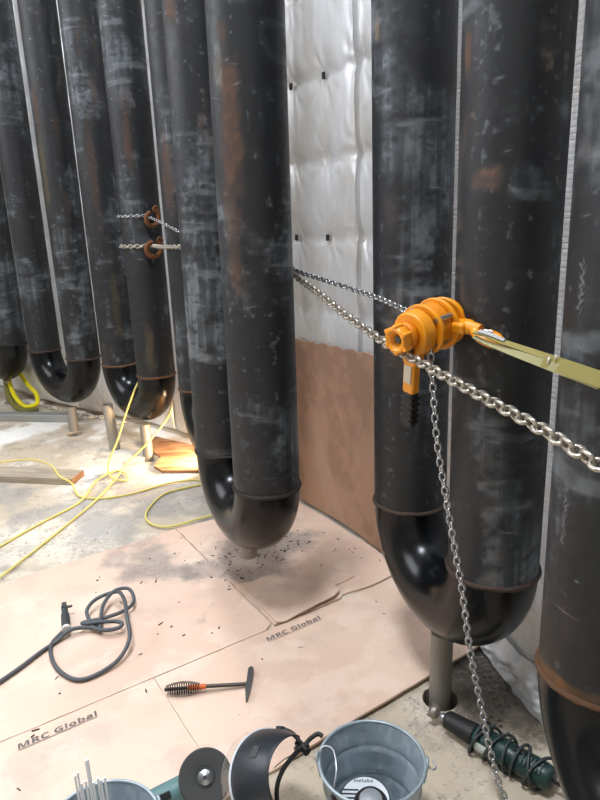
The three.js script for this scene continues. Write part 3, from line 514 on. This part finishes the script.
// ---------------------------------------------------------------- left background: bar, board, sling, lit plywood, rubble
{
  const b = thing('steel_bar', 'grey square steel bar lying on the floor beside the tube pin', 'bar', [-2.17, 0.0, -5.03]);
  mesh('bar_body', rbox(0.80, 0.062, 0.09, 0.006, -0.02, 0.031, 0), std({ color: 0x9a9c98, roughness: 0.5, metalness: 0.5 }), b); b.rotation.y = -0.17;
  const l = thing('lumber_board', 'weathered timber board on the floor at the left edge', 'board', [-1.75, 0.0, -3.78]);
  mesh('board_body', rbox(0.80, 0.042, 0.15, 0.004, -0.02, 0.021, 0), M.lumber, l); mesh('end_grain', rbox(0.004, 0.040, 0.147, 0.001, 0.381, 0.021, 0), M.lumberEnd, l); l.rotation.y = -0.20;
  const p = mesh('plywood_strip', (() => { const s = new THREE.Shape([[-1.05, -4.44], [-0.45, -4.02], [-0.55, -3.74], [-0.875, -3.77], [-0.945, -3.86], [-0.93, -4.02], [-1.12, -4.30]].map(q => new THREE.Vector2(q[0], -q[1]))); const g = new THREE.ExtrudeGeometry(s, { depth: 0.018, bevelEnabled: false }); g.rotateX(-Math.PI / 2); g.translate(0, 0.002, 0); return g; })(), M.ply);
  tag(p, 'orange plywood piece on the floor lit by the work lamp', 'plywood');
  const y = thing('yellow_round_sling', 'bright yellow sling hanging in a loop by the left wall', 'sling', [-2.42, 0.0, -5.5]);
  const rel = (l) => l.map(p => [p[0] + 2.42, p[1], p[2] + 5.5]);
  mesh('sling_loop', tube(rel([[-2.629, 0.26, -5.74], [-2.545, 0.14, -5.57], [-2.43, 0.075, -5.40], [-2.31, 0.045, -5.29], [-2.235, 0.062, -5.30], [-2.27, 0.11, -5.42], [-2.40, 0.165, -5.58], [-2.56, 0.25, -5.76]]), 0.019, 90, true), M.slingYellow, y);
  mesh('sling_cover', tube(rel([[-2.645, 0.24, -5.71], [-2.565, 0.11, -5.53], [-2.45, 0.045, -5.36], [-2.32, 0.022, -5.25], [-2.215, 0.03, -5.275]]), 0.02, 60), std({ color: 0x6e6a2c, roughness: 0.8 }), y);
  const q = rng(44), parts = [];
  for (let k = 0; k < 40; k++) { const s = wallS(-2.4, -5.6) + k / 40 * 1.3, w = wallAt(s), d = 0.03 + 0.07 * q() * q(), r = 0.008 + 0.022 * q(), g = new THREE.IcosahedronGeometry(r, 0); g.scale(1, 0.6, 1.2); g.rotateY(q() * 6); g.translate(w.x + w.nx * d, r * 0.5, w.z + w.nz * d); parts.push(g); }
  tag(mesh('rubble', merge(parts), M.rubble), 'white refractory crumbs along the far wall foot', 'rubble', null, 'stuff');
}

// ---------------------------------------------------------------- yellow cords
const cordR = 0.0056;
{
  tag(mesh('extension_lead', tube([[-2.5, 0.008, -3.9], [-2.095, 0.05, -3.93], [-1.975, 0.052, -3.94], [-1.77, 0.052, -3.97], [-1.60, 0.051, -3.86], [-1.469, 0.05, -3.66], [-1.36, 0.046, -3.55], [-1.283, 0.010, -3.438], [-1.102, 0.009, -3.407], [-0.947, 0.009, -3.476], [-0.810, 0.009, -3.579], [-0.64, 0.009, -3.62], [-0.58, 0.009, -3.56], [-0.66, 0.009, -3.52], [-0.794, 0.009, -3.433], [-0.847, 0.009, -3.203], [-0.823, 0.012, -3.094], [-0.767, 0.016, -3.021], [-0.70, 0.016, -3.0], [-0.64, 0.016, -3.017], [-0.559, 0.016, -3.071], [-0.471, 0.016, -3.122], [-0.36, 0.016, -3.2], [-0.2, 0.016, -3.2]], cordR, 260), M.cordYellow), 'yellow cord crossing the timber board and looping behind the middle tube', 'cord');
  tag(mesh('extension_lead', tube([[-1.56, 0.009, -2.66], [-1.495, 0.008, -2.871], [-1.388, 0.008, -3.108], [-1.261, 0.008, -3.368], [-1.243, 0.02, -3.66], [-1.170, 0.008, -3.821], [-1.100, 0.008, -3.764], [-1.074, 0.008, -3.66], [-1.136, 0.024, -3.642], [-1.21, 0.06, -3.78], [-1.151, 0.204, -3.85], [-1.10, 0.352, -3.92], [-1.055, 0.48, -4.03], [-1.035, 0.535, -4.14], [-1.03, 0.56, -4.26], [-0.98, 0.50, -4.38], [-0.89, 0.38, -4.30], [-0.868, 0.283, -4.12], [-0.955, 0.18, -3.93], [-1.09, 0.06, -3.88], [-1.146, 0.012, -3.612], [-1.174, 0.012, -3.360], [-1.273, 0.008, -2.934], [-1.352, 0.016, -2.594], [-1.40, 0.016, -2.42]], cordR, 300), M.cordYellow), 'yellow cord slung through the crook of the chained U-tube', 'cord');
}

// ---------------------------------------------------------------- grey cable with connector
{
  const c = thing('welding_cable', 'dark grey cable coiled on the tan sheet with a plug connector', 'cable');
  const y0 = 0.019;
  mesh('cable', tube([[-1.20, y0, -1.66], [-1.059, y0, -1.873], [-1.018, y0, -1.942], [-0.978, y0, -2.021], [-0.938, y0, -2.088], [-0.90, y0 + 0.018, -2.125], [-0.835, y0 + 0.012, -2.147], [-0.769, 0.035, -2.118], [-0.715, 0.04, -2.125], [-0.705, 0.045, -2.14], [-0.73, 0.048, -2.152], [-0.80, 0.045, -2.157], [-0.85, 0.042, -2.155], [-0.868, 0.038, -2.166], [-0.84, 0.036, -2.18], [-0.79, 0.034, -2.20], [-0.72, 0.034, -2.25], [-0.70, 0.04, -2.30], [-0.735, 0.06, -2.36], [-0.785, 0.06, -2.352], [-0.812, 0.05, -2.28], [-0.80, 0.04, -2.18], [-0.79, 0.03, -2.13]], 0.0074, 260), M.hose, c);
  mesh('cable', tube([[-0.925, 0.03, -2.14], [-0.952, y0, -2.076], [-0.923, y0, -1.990], [-0.859, y0, -1.907], [-0.784, y0, -1.868], [-0.725, y0, -1.899], [-0.672, y0 + 0.01, -1.959], [-0.650, 0.06, -2.03], [-0.672, 0.10, -2.10], [-0.72, 0.09, -2.24], [-0.782, 0.06, -2.34], [-0.852, 0.05, -2.31], [-0.870, 0.045, -2.24], [-0.846, 0.035, -2.19], [-0.80, 0.03, -2.15]], 0.0074, 200), M.hose, c);
  const k = mesh('connector', merge([rod([-0.918, 0.036, -2.137], [-0.952, 0.036, -2.225], 0.0165, 20), rod([-0.952, 0.036, -2.225], [-0.976, 0.036, -2.285], 0.0125, 18), rbox(0.018, 0.014, 0.03, 0.003, -0.972, 0.048, -2.276, 0, 0.35)]), M.connector, c);
  mesh('collar', rod([-0.914, 0.036, -2.128], [-0.919, 0.036, -2.140], 0.0172, 20), M.whitePlastic, k);
  mesh('lever_tab', rbox(0.03, 0.008, 0.010, 0.003, -0.95, 0.05, -2.262, 0, 0.3), M.connector, k);
}

// ---------------------------------------------------------------- chipping hammer
{
  const h = thing('chipping_hammer', 'chipping hammer with spring handle lying on the tan sheet', 'hammer', [-0.48, 0.0, -1.79]);
  const L = 0.275; h.rotation.y = 0.07;
  const sp = []; for (let i = 0; i <= 300; i++) { const t = i / 300, a = t * 15 * Math.PI * 2, r = 0.008 + 0.0125 * Math.sin(Math.PI * Math.min(1, t * 0.92 + 0.06)) ** 0.8; sp.push([0.005 + t * 0.112, 0.030 + r * Math.sin(a), r * Math.cos(a)]); }
  mesh('spring_grip', new THREE.TubeGeometry(curve(sp), 420, 0.0016, 6), std({ color: 0x24221f, roughness: 0.5, metalness: 0.5 }), h);
  mesh('orange_sleeve', rod([0.075, 0.030, 0], [0.135, 0.029, 0], 0.0085), std({ color: 0xd0662a, roughness: 0.6 }), h);
  mesh('shaft', merge([rod([0.0, 0.030, 0], [0.135, 0.029, 0], 0.0055), rod([0.135, 0.029, 0], [L, 0.024, 0], 0.0062)]), std({ color: 0x4a4440, roughness: 0.45, metalness: 0.7 }), h);
  const hs = new THREE.Shape([[-0.078, -0.004], [-0.070, -0.0115], [-0.03, -0.011], [0.0, -0.010], [0.04, -0.008], [0.078, -0.001], [0.078, 0.002], [0.04, 0.008], [0.0, 0.010], [-0.03, 0.011], [-0.070, 0.0115], [-0.078, 0.004]].map(p => new THREE.Vector2(...p)));
  const hg = new THREE.ExtrudeGeometry(hs, { depth: 0.018, bevelEnabled: true, bevelSize: 0.0015, bevelThickness: 0.0015, bevelSegments: 2 }); hg.scale(0.95, 0.72, 1); hg.rotateX(-Math.PI / 2); hg.rotateY(-Math.PI / 2 - 0.12); hg.translate(L, 0.013, -0.002);
  mesh('hammer_head', hg, std({ color: 0x6b6d6c, roughness: 0.4, metalness: 0.8 }), h);
}

// ---------------------------------------------------------------- buckets
function bucket(label, pos, turn) {
  const b = thing('galvanised_bucket', label, 'bucket', pos, 'galvanised buckets at the near edge');
  const R0 = 0.092, R1 = 0.127, H = 0.225, at = (y) => R0 + (R1 - R0) * y / H, prof = [[0.001, 0.012], [R0 - 0.004, 0.012], [R0, 0.0]];
  for (const y of [0.02, 0.06, 0.075, 0.08, 0.085, 0.10, 0.14, 0.155, 0.16, 0.165, 0.18, 0.21, H]) { const bump = (Math.abs(y - 0.08) < 0.003 || Math.abs(y - 0.16) < 0.003) ? 0.004 : 0; prof.push([at(y) + bump, y]); }
  const back = prof.slice(2).reverse().map(p => [p[0] - 0.0015, Math.max(0.014, p[1])]);
  mesh('shell', lathe([...prof, ...back, [0.001, 0.0135]], 64), M.galv, b);
  mesh('rolled_rim', moved(new THREE.TorusGeometry(R1 + 0.001, 0.0042, 10, 72), 0, H, 0, Math.PI / 2), M.galv, b);
  for (const s of [-1, 1]) { const e = mesh('ear', merge([rbox(0.004, 0.045, 0.032, 0.002, s * (R1 + 0.002), H - 0.022, 0, 0, 0, -s * 0.15), moved(new THREE.TorusGeometry(0.011, 0.0035, 8, 18), s * (R1 + 0.006), H + 0.002, 0, 0, Math.PI / 2)]), M.galv, b); mesh('rivet', moved(new THREE.SphereGeometry(0.004, 8, 6), s * (R1 + 0.001), H - 0.03, 0.008), M.steel, e); }
  b.rotation.y = turn; return { b, R1, H };
}
{
  const { b, R1, H } = bucket('galvanised bucket holding the grinding disc next to the face shield', [0.140, 0, -1.276], -0.12);
  // bail lies over the left side of the rim, grip hanging inside
  mesh('bail', tube([[-R1 - 0.008, H + 0.004, 0], [-R1 + 0.01, H + 0.022, -0.012], [-0.095, H + 0.028, 0.0], [-0.083, H + 0.015, 0.045], [-0.088, H - 0.02, 0.085], [-0.075, H - 0.05, 0.10]], 0.0024, 60), M.steel, b);
  mesh('bail_hook', tube([[R1 + 0.004, H - 0.004, 0], [R1 + 0.018, H - 0.004, 0.012], [R1 + 0.026, H - 0.006, 0.004], [R1 + 0.020, H + 0.002, -0.012]], 0.0022, 30), M.steel, b);
  mesh('bail_grip', rod([-0.088, H - 0.02, 0.085], [-0.072, H - 0.058, 0.104], 0.008), M.blackPlastic, b);
  const two = bucket('galvanised bucket of welding rods at the bottom left', [-0.475, 0, -1.118], 0.5);
  mesh('bail', tube([[-R1 - 0.008, H + 0.002, 0], [-0.11, H + 0.01, 0.07], [-0.03, H + 0.012, 0.125], [0.05, H + 0.012, 0.12], [0.115, H + 0.01, 0.07], [R1 + 0.008, H + 0.002, 0]], 0.0024, 60), M.steel, two.b);
}
// welding rods, one by one
{
  const q = rng(5), g = merge([cyl(0.0026, 0.0026, 0.30, 0, 0.19, 0, 0, 0, 0, 8), cyl(0.0012, 0.0012, 0.04, 0, 0.02, 0, 0, 0, 0, 8)]);
  const tops = [[-0.525, 0], [-0.518, 0.004], [-0.510, -0.03], [-0.503, -0.028], [-0.497, 0.045], [-0.493, 0.05], [-0.487, -0.025], [-0.480, -0.022], [-0.473, -0.03], [-0.462, -0.01]];
  tops.forEach(([x, dy], i) => { const o = mesh('welding_rod', g, M.rodWhite); o.position.set(x + 0.01, 0.014, -1.135 + 0.012 * (q() - 0.5)); o.rotation.set(-0.02 + 0.02 * (q() - 0.5), 0, 0.02 + 0.02 * (q() - 0.5)); o.scale.y = 1 + dy * 2.2; tag(o, 'thin white welding rod standing in the bottom left bucket', 'welding rod', 'welding rods in the bucket'); });
}
// grinding disc and its hub inside the near bucket
{
  const cv = document.createElement('canvas'); cv.width = cv.height = 512; const x = cv.getContext('2d');
  x.fillStyle = '#1b1d1f'; x.fillRect(0, 0, 512, 512);
  x.fillStyle = '#d9dde0'; x.beginPath(); x.arc(256, 256, 244, 0, Math.PI * 2); x.fill();
  x.fillStyle = '#24282b'; for (let k = 0; k < 5; k++) { x.save(); x.beginPath(); x.arc(256, 256, 244, 0, Math.PI * 2); x.clip(); x.fillRect(0, 150 + k * 44, 190, 20); x.restore(); }
  x.fillStyle = '#3a3f44'; x.font = 'bold 56px sans-serif'; x.textAlign = 'center'; x.fillText('metabo', 240, 74);
  const t = new THREE.CanvasTexture(cv); t.colorSpace = THREE.SRGBColorSpace;
  const d = thing('grinding_disc', 'white labelled grinding disc propped up inside the near bucket', 'grinding disc', [0.122, 0.112, -1.272]);
  const face = new THREE.CircleGeometry(0.0625, 48);
  mesh('disc_body', cyl(0.063, 0.063, 0.006, 0, -0.0035, 0, 0, 0, 0, 48), M.blackPlastic, d);
  const lf = mesh('printed_label', face, std({ map: t, roughness: 0.6 }), d); lf.rotation.x = -Math.PI / 2; lf.position.y = 0.0005;
  mesh('rubber_hub', moved(lathe([[0.0, 0.014], [0.030, 0.014], [0.036, 0.010], [0.042, 0.0]], 40), 0.014, 0.0, 0.008), M.blackRubber, d);
  mesh('hub_cap', moved(lathe([[0.0, 0.020], [0.026, 0.019], [0.029, 0.013]], 36), 0.014, 0.0, 0.010), std({ color: 0xa9adb0, roughness: 0.4, metalness: 0.6 }), d);
  d.rotation.set(0.12, -0.1, 0.04);
}

// ---------------------------------------------------------------- angle grinder
{
  const g = thing('angle_grinder', 'teal angle grinder with large black disc facing up beside the face shield', 'grinder', [-0.288, 0.092, -1.376]);
  const n = V(0.13, 0.68, 0.70).normalize(), bx = V(-0.93, -0.25, 0.25); bx.addScaledVector(n, -bx.dot(n)).normalize(); const t = V(0, 0, 0).crossVectors(bx, n);
  g.quaternion.setFromRotationMatrix(basis(bx, n, t));   // local x = along body, y = disc axis
  const disc = mesh('flap_disc', lathe([[0.012, -0.004], [0.062, -0.004], [0.0695, -0.002], [0.070, 0.001], [0.066, 0.003], [0.030, 0.000], [0.026, -0.004], [0.012, -0.004]], 56), std({ color: 0x3d3d3b, roughness: 0.75 }), g);
  mesh('flange', lathe([[0.0, 0.010], [0.008, 0.010], [0.009, 0.006], [0.017, 0.006], [0.019, 0.002], [0.019, -0.004]], 32), M.steel, disc);
  mesh('spindle', cyl(0.006, 0.006, 0.008, 0, 0.011, 0, 0, 0, 0, 6), M.steelDark, disc);
  mesh('disc_guard', moved(new THREE.CylinderGeometry(0.076, 0.076, 0.022, 40, 1, true, Math.PI * 0.95, Math.PI * 1.0), 0, -0.012, 0), std({ color: 0x8d9496, roughness: 0.4, metalness: 0.8, side: THREE.DoubleSide }), g);
  mesh('gear_head', merge([rbox(0.07, 0.044, 0.06, 0.015, 0.012, -0.036, 0), cyl(0.028, 0.024, 0.02, 0, -0.012, 0)]), M.steelDark, g);
  const bd = mesh('motor_body', merge([cyl(0.033, 0.029, 0.11, 0.10, -0.040, 0, 0, 0, -Math.PI / 2), cyl(0.026, 0.030, 0.09, 0.195, -0.040, 0, 0, 0, -Math.PI / 2)]), M.teal, g);
  
  mesh('switch', rbox(0.05, 0.008, 0.018, 0.003, 0.12, -0.008, 0.0), M.blackPlastic, bd);
}

// ---------------------------------------------------------------- face shield
{
  const f = thing('face_shield', 'black face shield with adjustable headgear leaning beside the near bucket', 'face shield', [-0.098, 0.152, -1.306]);
  const a = V(0.70, 0.56, 0.54).normalize(), fd = V(-0.69, 0.53, 0.30); fd.addScaledVector(a, -fd.dot(a)).normalize(); const t = V(0, 0, 0).crossVectors(a, fd);
  f.quaternion.setFromRotationMatrix(basis(t, a, fd));    // local y = head up, z = forward, x = temple to temple
  function shell(y0, y1, r0, r1, half, th, nA = 48, nY = 10, crown = 0) {
    const pos = [], idx = [], W = nA + 1; for (const off of [0, -th]) for (let j = 0; j <= nY; j++) for (let i = 0; i <= nA; i++) { const an = -half + 2 * half * i / nA, v = j / nY, r = r0 + (r1 - r0) * v + off - crown * v * v, y = y0 + (y1 - y0) * v; pos.push(r * Math.sin(an), y - (y1 - y0) * 0.18 * (Math.abs(an) / half) ** 3 * v, r * Math.cos(an) * 1.1); }
    const n = W * (nY + 1), F = (p, q, r, s) => idx.push(p, q, r, p, r, s);
    for (let j = 0; j < nY; j++) for (let i = 0; i < nA; i++) { const p = j * W + i; F(p, p + 1, p + W + 1, p + W); F(n + p, n + p + W, n + p + W + 1, n + p + 1); }
    for (let i = 0; i < nA; i++) { const p = nY * W + i; F(p, p + 1, n + p + 1, n + p); F(i, n + i, n + i + 1, i + 1); }
    for (let j = 0; j < nY; j++) { const p = j * W, q = p + nA; F(p, p + W, n + p + W, n + p); F(q, n + q, n + q + W, q + W); }
    const g = new THREE.BufferGeometry(); g.setAttribute('position', new THREE.Float32BufferAttribute(pos, 3)); g.setIndex(idx); g.computeVertexNormals(); return g;
  }
  const crown = mesh('crown_guard', shell(-0.02, 0.095, 0.112, 0.110, 1.62, 0.003, 48, 10, 0.018), std({ color: 0x23282d, roughness: 0.38, side: THREE.DoubleSide }), f);
  mesh('moulded_badge', (() => { const g = rbox(0.030, 0.018, 0.002, 0.0009, 0, 0, 0, -0.28); g.translate(0, 0.045, 0.1155); g.rotateY(-0.35); return g; })(), M.blackPlastic, crown);
  mesh('trim_edge', shell(-0.026, -0.02, 0.1145, 0.1145, 1.62, 0.004, 48, 1), std({ color: 0xc9cdd0, roughness: 0.4, side: THREE.DoubleSide }), f);
  mesh('clear_visor', shell(-0.062, -0.022, 0.111, 0.1115, 1.45, 0.0015, 40, 6), phys({ color: 0xffffff, transmission: 1, thickness: 0, roughness: 0.08, ior: 1.5 }), f);
  // headgear: straps that meet in a toggle above the crown's open side
  f.updateMatrixWorld(true);
  const loc = (l) => l.map(p => f.worldToLocal(V(...p)).toArray());
  const strapTube = (name, pts) => { const g = tube(loc(pts), 0.0058, 40); return mesh(name, g, M.blackRubber, f); };
  strapTube('brow_strap', [[-0.115, 0.215, -1.378], [-0.073, 0.222, -1.387], [-0.042, 0.215, -1.368], [-0.032, 0.210, -1.342]]);
  strapTube('rear_strap', [[-0.032, 0.210, -1.338], [-0.060, 0.205, -1.308], [-0.081, 0.195, -1.279], [-0.092, 0.18, -1.25], [-0.09, 0.12, -1.22]]);
  strapTube('over_strap', [[-0.027, 0.210, -1.341], [-0.003, 0.216, -1.366], [0.014, 0.22, -1.372], [0.024, 0.218, -1.366]]);
  const tg = mesh('toggle_knob', merge([rod(loc([[-0.040, 0.212, -1.356]])[0], loc([[-0.016, 0.212, -1.322]])[0], 0.010, 14), rod(loc([[-0.046, 0.213, -1.328]])[0], loc([[-0.014, 0.213, -1.345]])[0], 0.009, 14)]), M.blackPlastic, f);
  mesh('wire_stay', tube(loc([[-0.100, 0.19, -1.30], [-0.08, 0.195, -1.315], [-0.06, 0.2, -1.325]]), 0.0015, 20), M.steel, f);
  mesh('suspension_band', tube(Array.from({ length: 20 }, (_, k) => { const an = -1.5 + 3.0 * k / 19; return [0.095 * Math.sin(an), 0.02, 0.10 * Math.cos(an)]; }), 0.006, 60), M.blackRubber, f);
  for (const s of [-1, 1]) mesh('pivot_knob', moved(new THREE.CylinderGeometry(0.013, 0.013, 0.018, 16), s * 0.108, 0.0, 0.0, 0, 0, Math.PI / 2), M.blackPlastic, f);
}

// ---------------------------------------------------------------- straight grinder with its cord wound round
{
  const A = V(0.372, 0.042, -1.632), B = V(0.628, 0.045, -1.368), d = B.clone().sub(A), L = d.length(), s = thing('straight_grinder', 'dark green straight grinder with its cord wound around it on the floor', 'grinder', [A.x, A.y, A.z]);
  const x = d.normalize(), y = V(0, 1, 0), z = V(0, 0, 0).crossVectors(x, y).normalize(), y2 = V(0, 0, 0).crossVectors(z, x); s.quaternion.setFromRotationMatrix(basis(x, y2, z)); s.scale.setScalar(1.05);
  const rx = (g) => g.rotateZ(-Math.PI / 2);
  const brush = []; { const q = rng(8); for (let k = 0; k < 60; k++) { const a = q() * Math.PI * 2, r0 = 0.006, r1 = 0.020; brush.push(rod([0.006 * (q() - 0.5), r0 * Math.cos(a), r0 * Math.sin(a)], [-0.004 + 0.024 * (q() - 0.5), r1 * Math.cos(a), r1 * Math.sin(a)], 0.0022, 5)); } brush.push(rx(lathe([[0.0, -0.012], [0.016, -0.012], [0.019, -0.004], [0.019, 0.006], [0.014, 0.011], [0, 0.012]], 24))); }
  mesh('wire_brush', merge(brush), std({ color: 0x9b938a, roughness: 0.5, metalness: 0.7 }), s);
  mesh('collet', rx(lathe([[0, 0.01], [0.006, 0.01], [0.006, 0.024], [0.011, 0.024], [0.012, 0.036], [0.009, 0.04], [0, 0.04]], 20)), M.steel, s);
  mesh('rubber_nose', rx(lathe([[0, 0.038], [0.020, 0.038], [0.025, 0.044], [0.028, 0.09], [0.031, 0.128], [0.029, 0.134], [0, 0.134]], 36)), M.blackRubber, s);
  const body = mesh('motor_body', rx(lathe([[0, 0.132], [0.029, 0.132], [0.033, 0.142], [0.034, 0.20], [0.035, 0.235], [0.030, 0.245], [0.033, 0.26], [0.034, 0.32], [0.030, 0.345], [0.022, 0.352], [0, 0.352]], 36)), M.green, s);
  mesh('type_label', (() => { const g = new THREE.CylinderGeometry(0.0345, 0.0340, 0.036, 16, 1, true, -0.6, 1.5); g.rotateZ(-Math.PI / 2); g.rotateX(0.2); g.translate(0.165, 0, 0); return g; })(), std({ color: 0xc2c8c2, roughness: 0.5, side: THREE.DoubleSide }), body);
  for (let k = 0; k < 6; k++) mesh('vent_slot', rbox(0.004, 0.014, 0.03, 0.001, 0.275 + k * 0.010, 0.026, 0.014, 0.5), M.greenDark, body);
  mesh('slide_switch', rbox(0.032, 0.008, 0.018, 0.003, 0.262, 0.035, 0.0), M.blackPlastic, body);
  const w = []; for (let i = 0; i <= 70; i++) { const t = i / 70, an = -t * Math.PI * 2 * 7.4 + 1, r = 0.040 + 0.009 * Math.sin(t * 23) ** 2; w.push([0.33 - 0.19 * Math.abs(((t * 2.2) % 2) - 1) + 0.012 * Math.sin(an * 0.5), Math.max(-0.036, r * Math.cos(an)), r * Math.sin(an)]); }
  mesh('cord', new THREE.TubeGeometry(curve(w), 420, 0.0042, 8), std({ color: 0x2c3434, roughness: 0.5 }), s);
  mesh('cord_tail', tube([[0.35, 0.0, 0.0], [0.38, -0.01, -0.006], [0.42, -0.034, 0.01], [0.47, -0.038, 0.05]], 0.0045, 40), M.blackRubber, s);
}

// ---------------------------------------------------------------- small chips strewn over the sheets
{
  const q = rng(77), spots = [];
  const zone = (a0, a1, b0, b1, n) => { for (let k = 0; k < n; k++) spots.push([a0 + (a1 - a0) * q(), b0 + (b1 - b0) * q()]); };
  zone(0.10, 0.55, -0.62, -0.36, 70); zone(0.0, 0.14, -0.95, -0.1, 24); zone(-0.5, 0.0, -0.8, -0.1, 18); zone(-1.6, -0.4, -0.8, 0.4, 18); zone(0.4, 0.68, -0.6, -0.1, 16); zone(-0.4, 0.5, 0.05, 0.5, 5);
  const parts = spots.map(([a, b]) => { const s = seam(a, b), l = 0.005 + 0.022 * q() * q(), g = new THREE.BoxGeometry(l, 0.0022, 0.0018 + 0.0025 * q()); g.rotateY(q() * 6.3); g.translate(s[0], 0.0112, s[1]); return g; });
  tag(mesh('slag_chips', merge(parts), std({ color: 0x2a2523, roughness: 0.8 })), 'dark slag chips strewn over the tan floor sheets', 'chips', null, 'stuff');
  const p2 = []; for (let k = 0; k < 60; k++) { const x = 0.50 + 0.16 * q(), z = -1.98 + 0.42 * q(), r = 0.002 + 0.006 * q() * q(); const g = new THREE.IcosahedronGeometry(r, 0); g.translate(x - (z + 1.6) * 0.1 - 0.03, r * 0.6, z); p2.push(g); }
  tag(mesh('grit', merge(p2), std({ color: 0x6a655e, roughness: 0.95 })), 'grey grit on the floor behind the straight grinder', 'grit', null, 'stuff');
}

renderer.render(scene, camera);
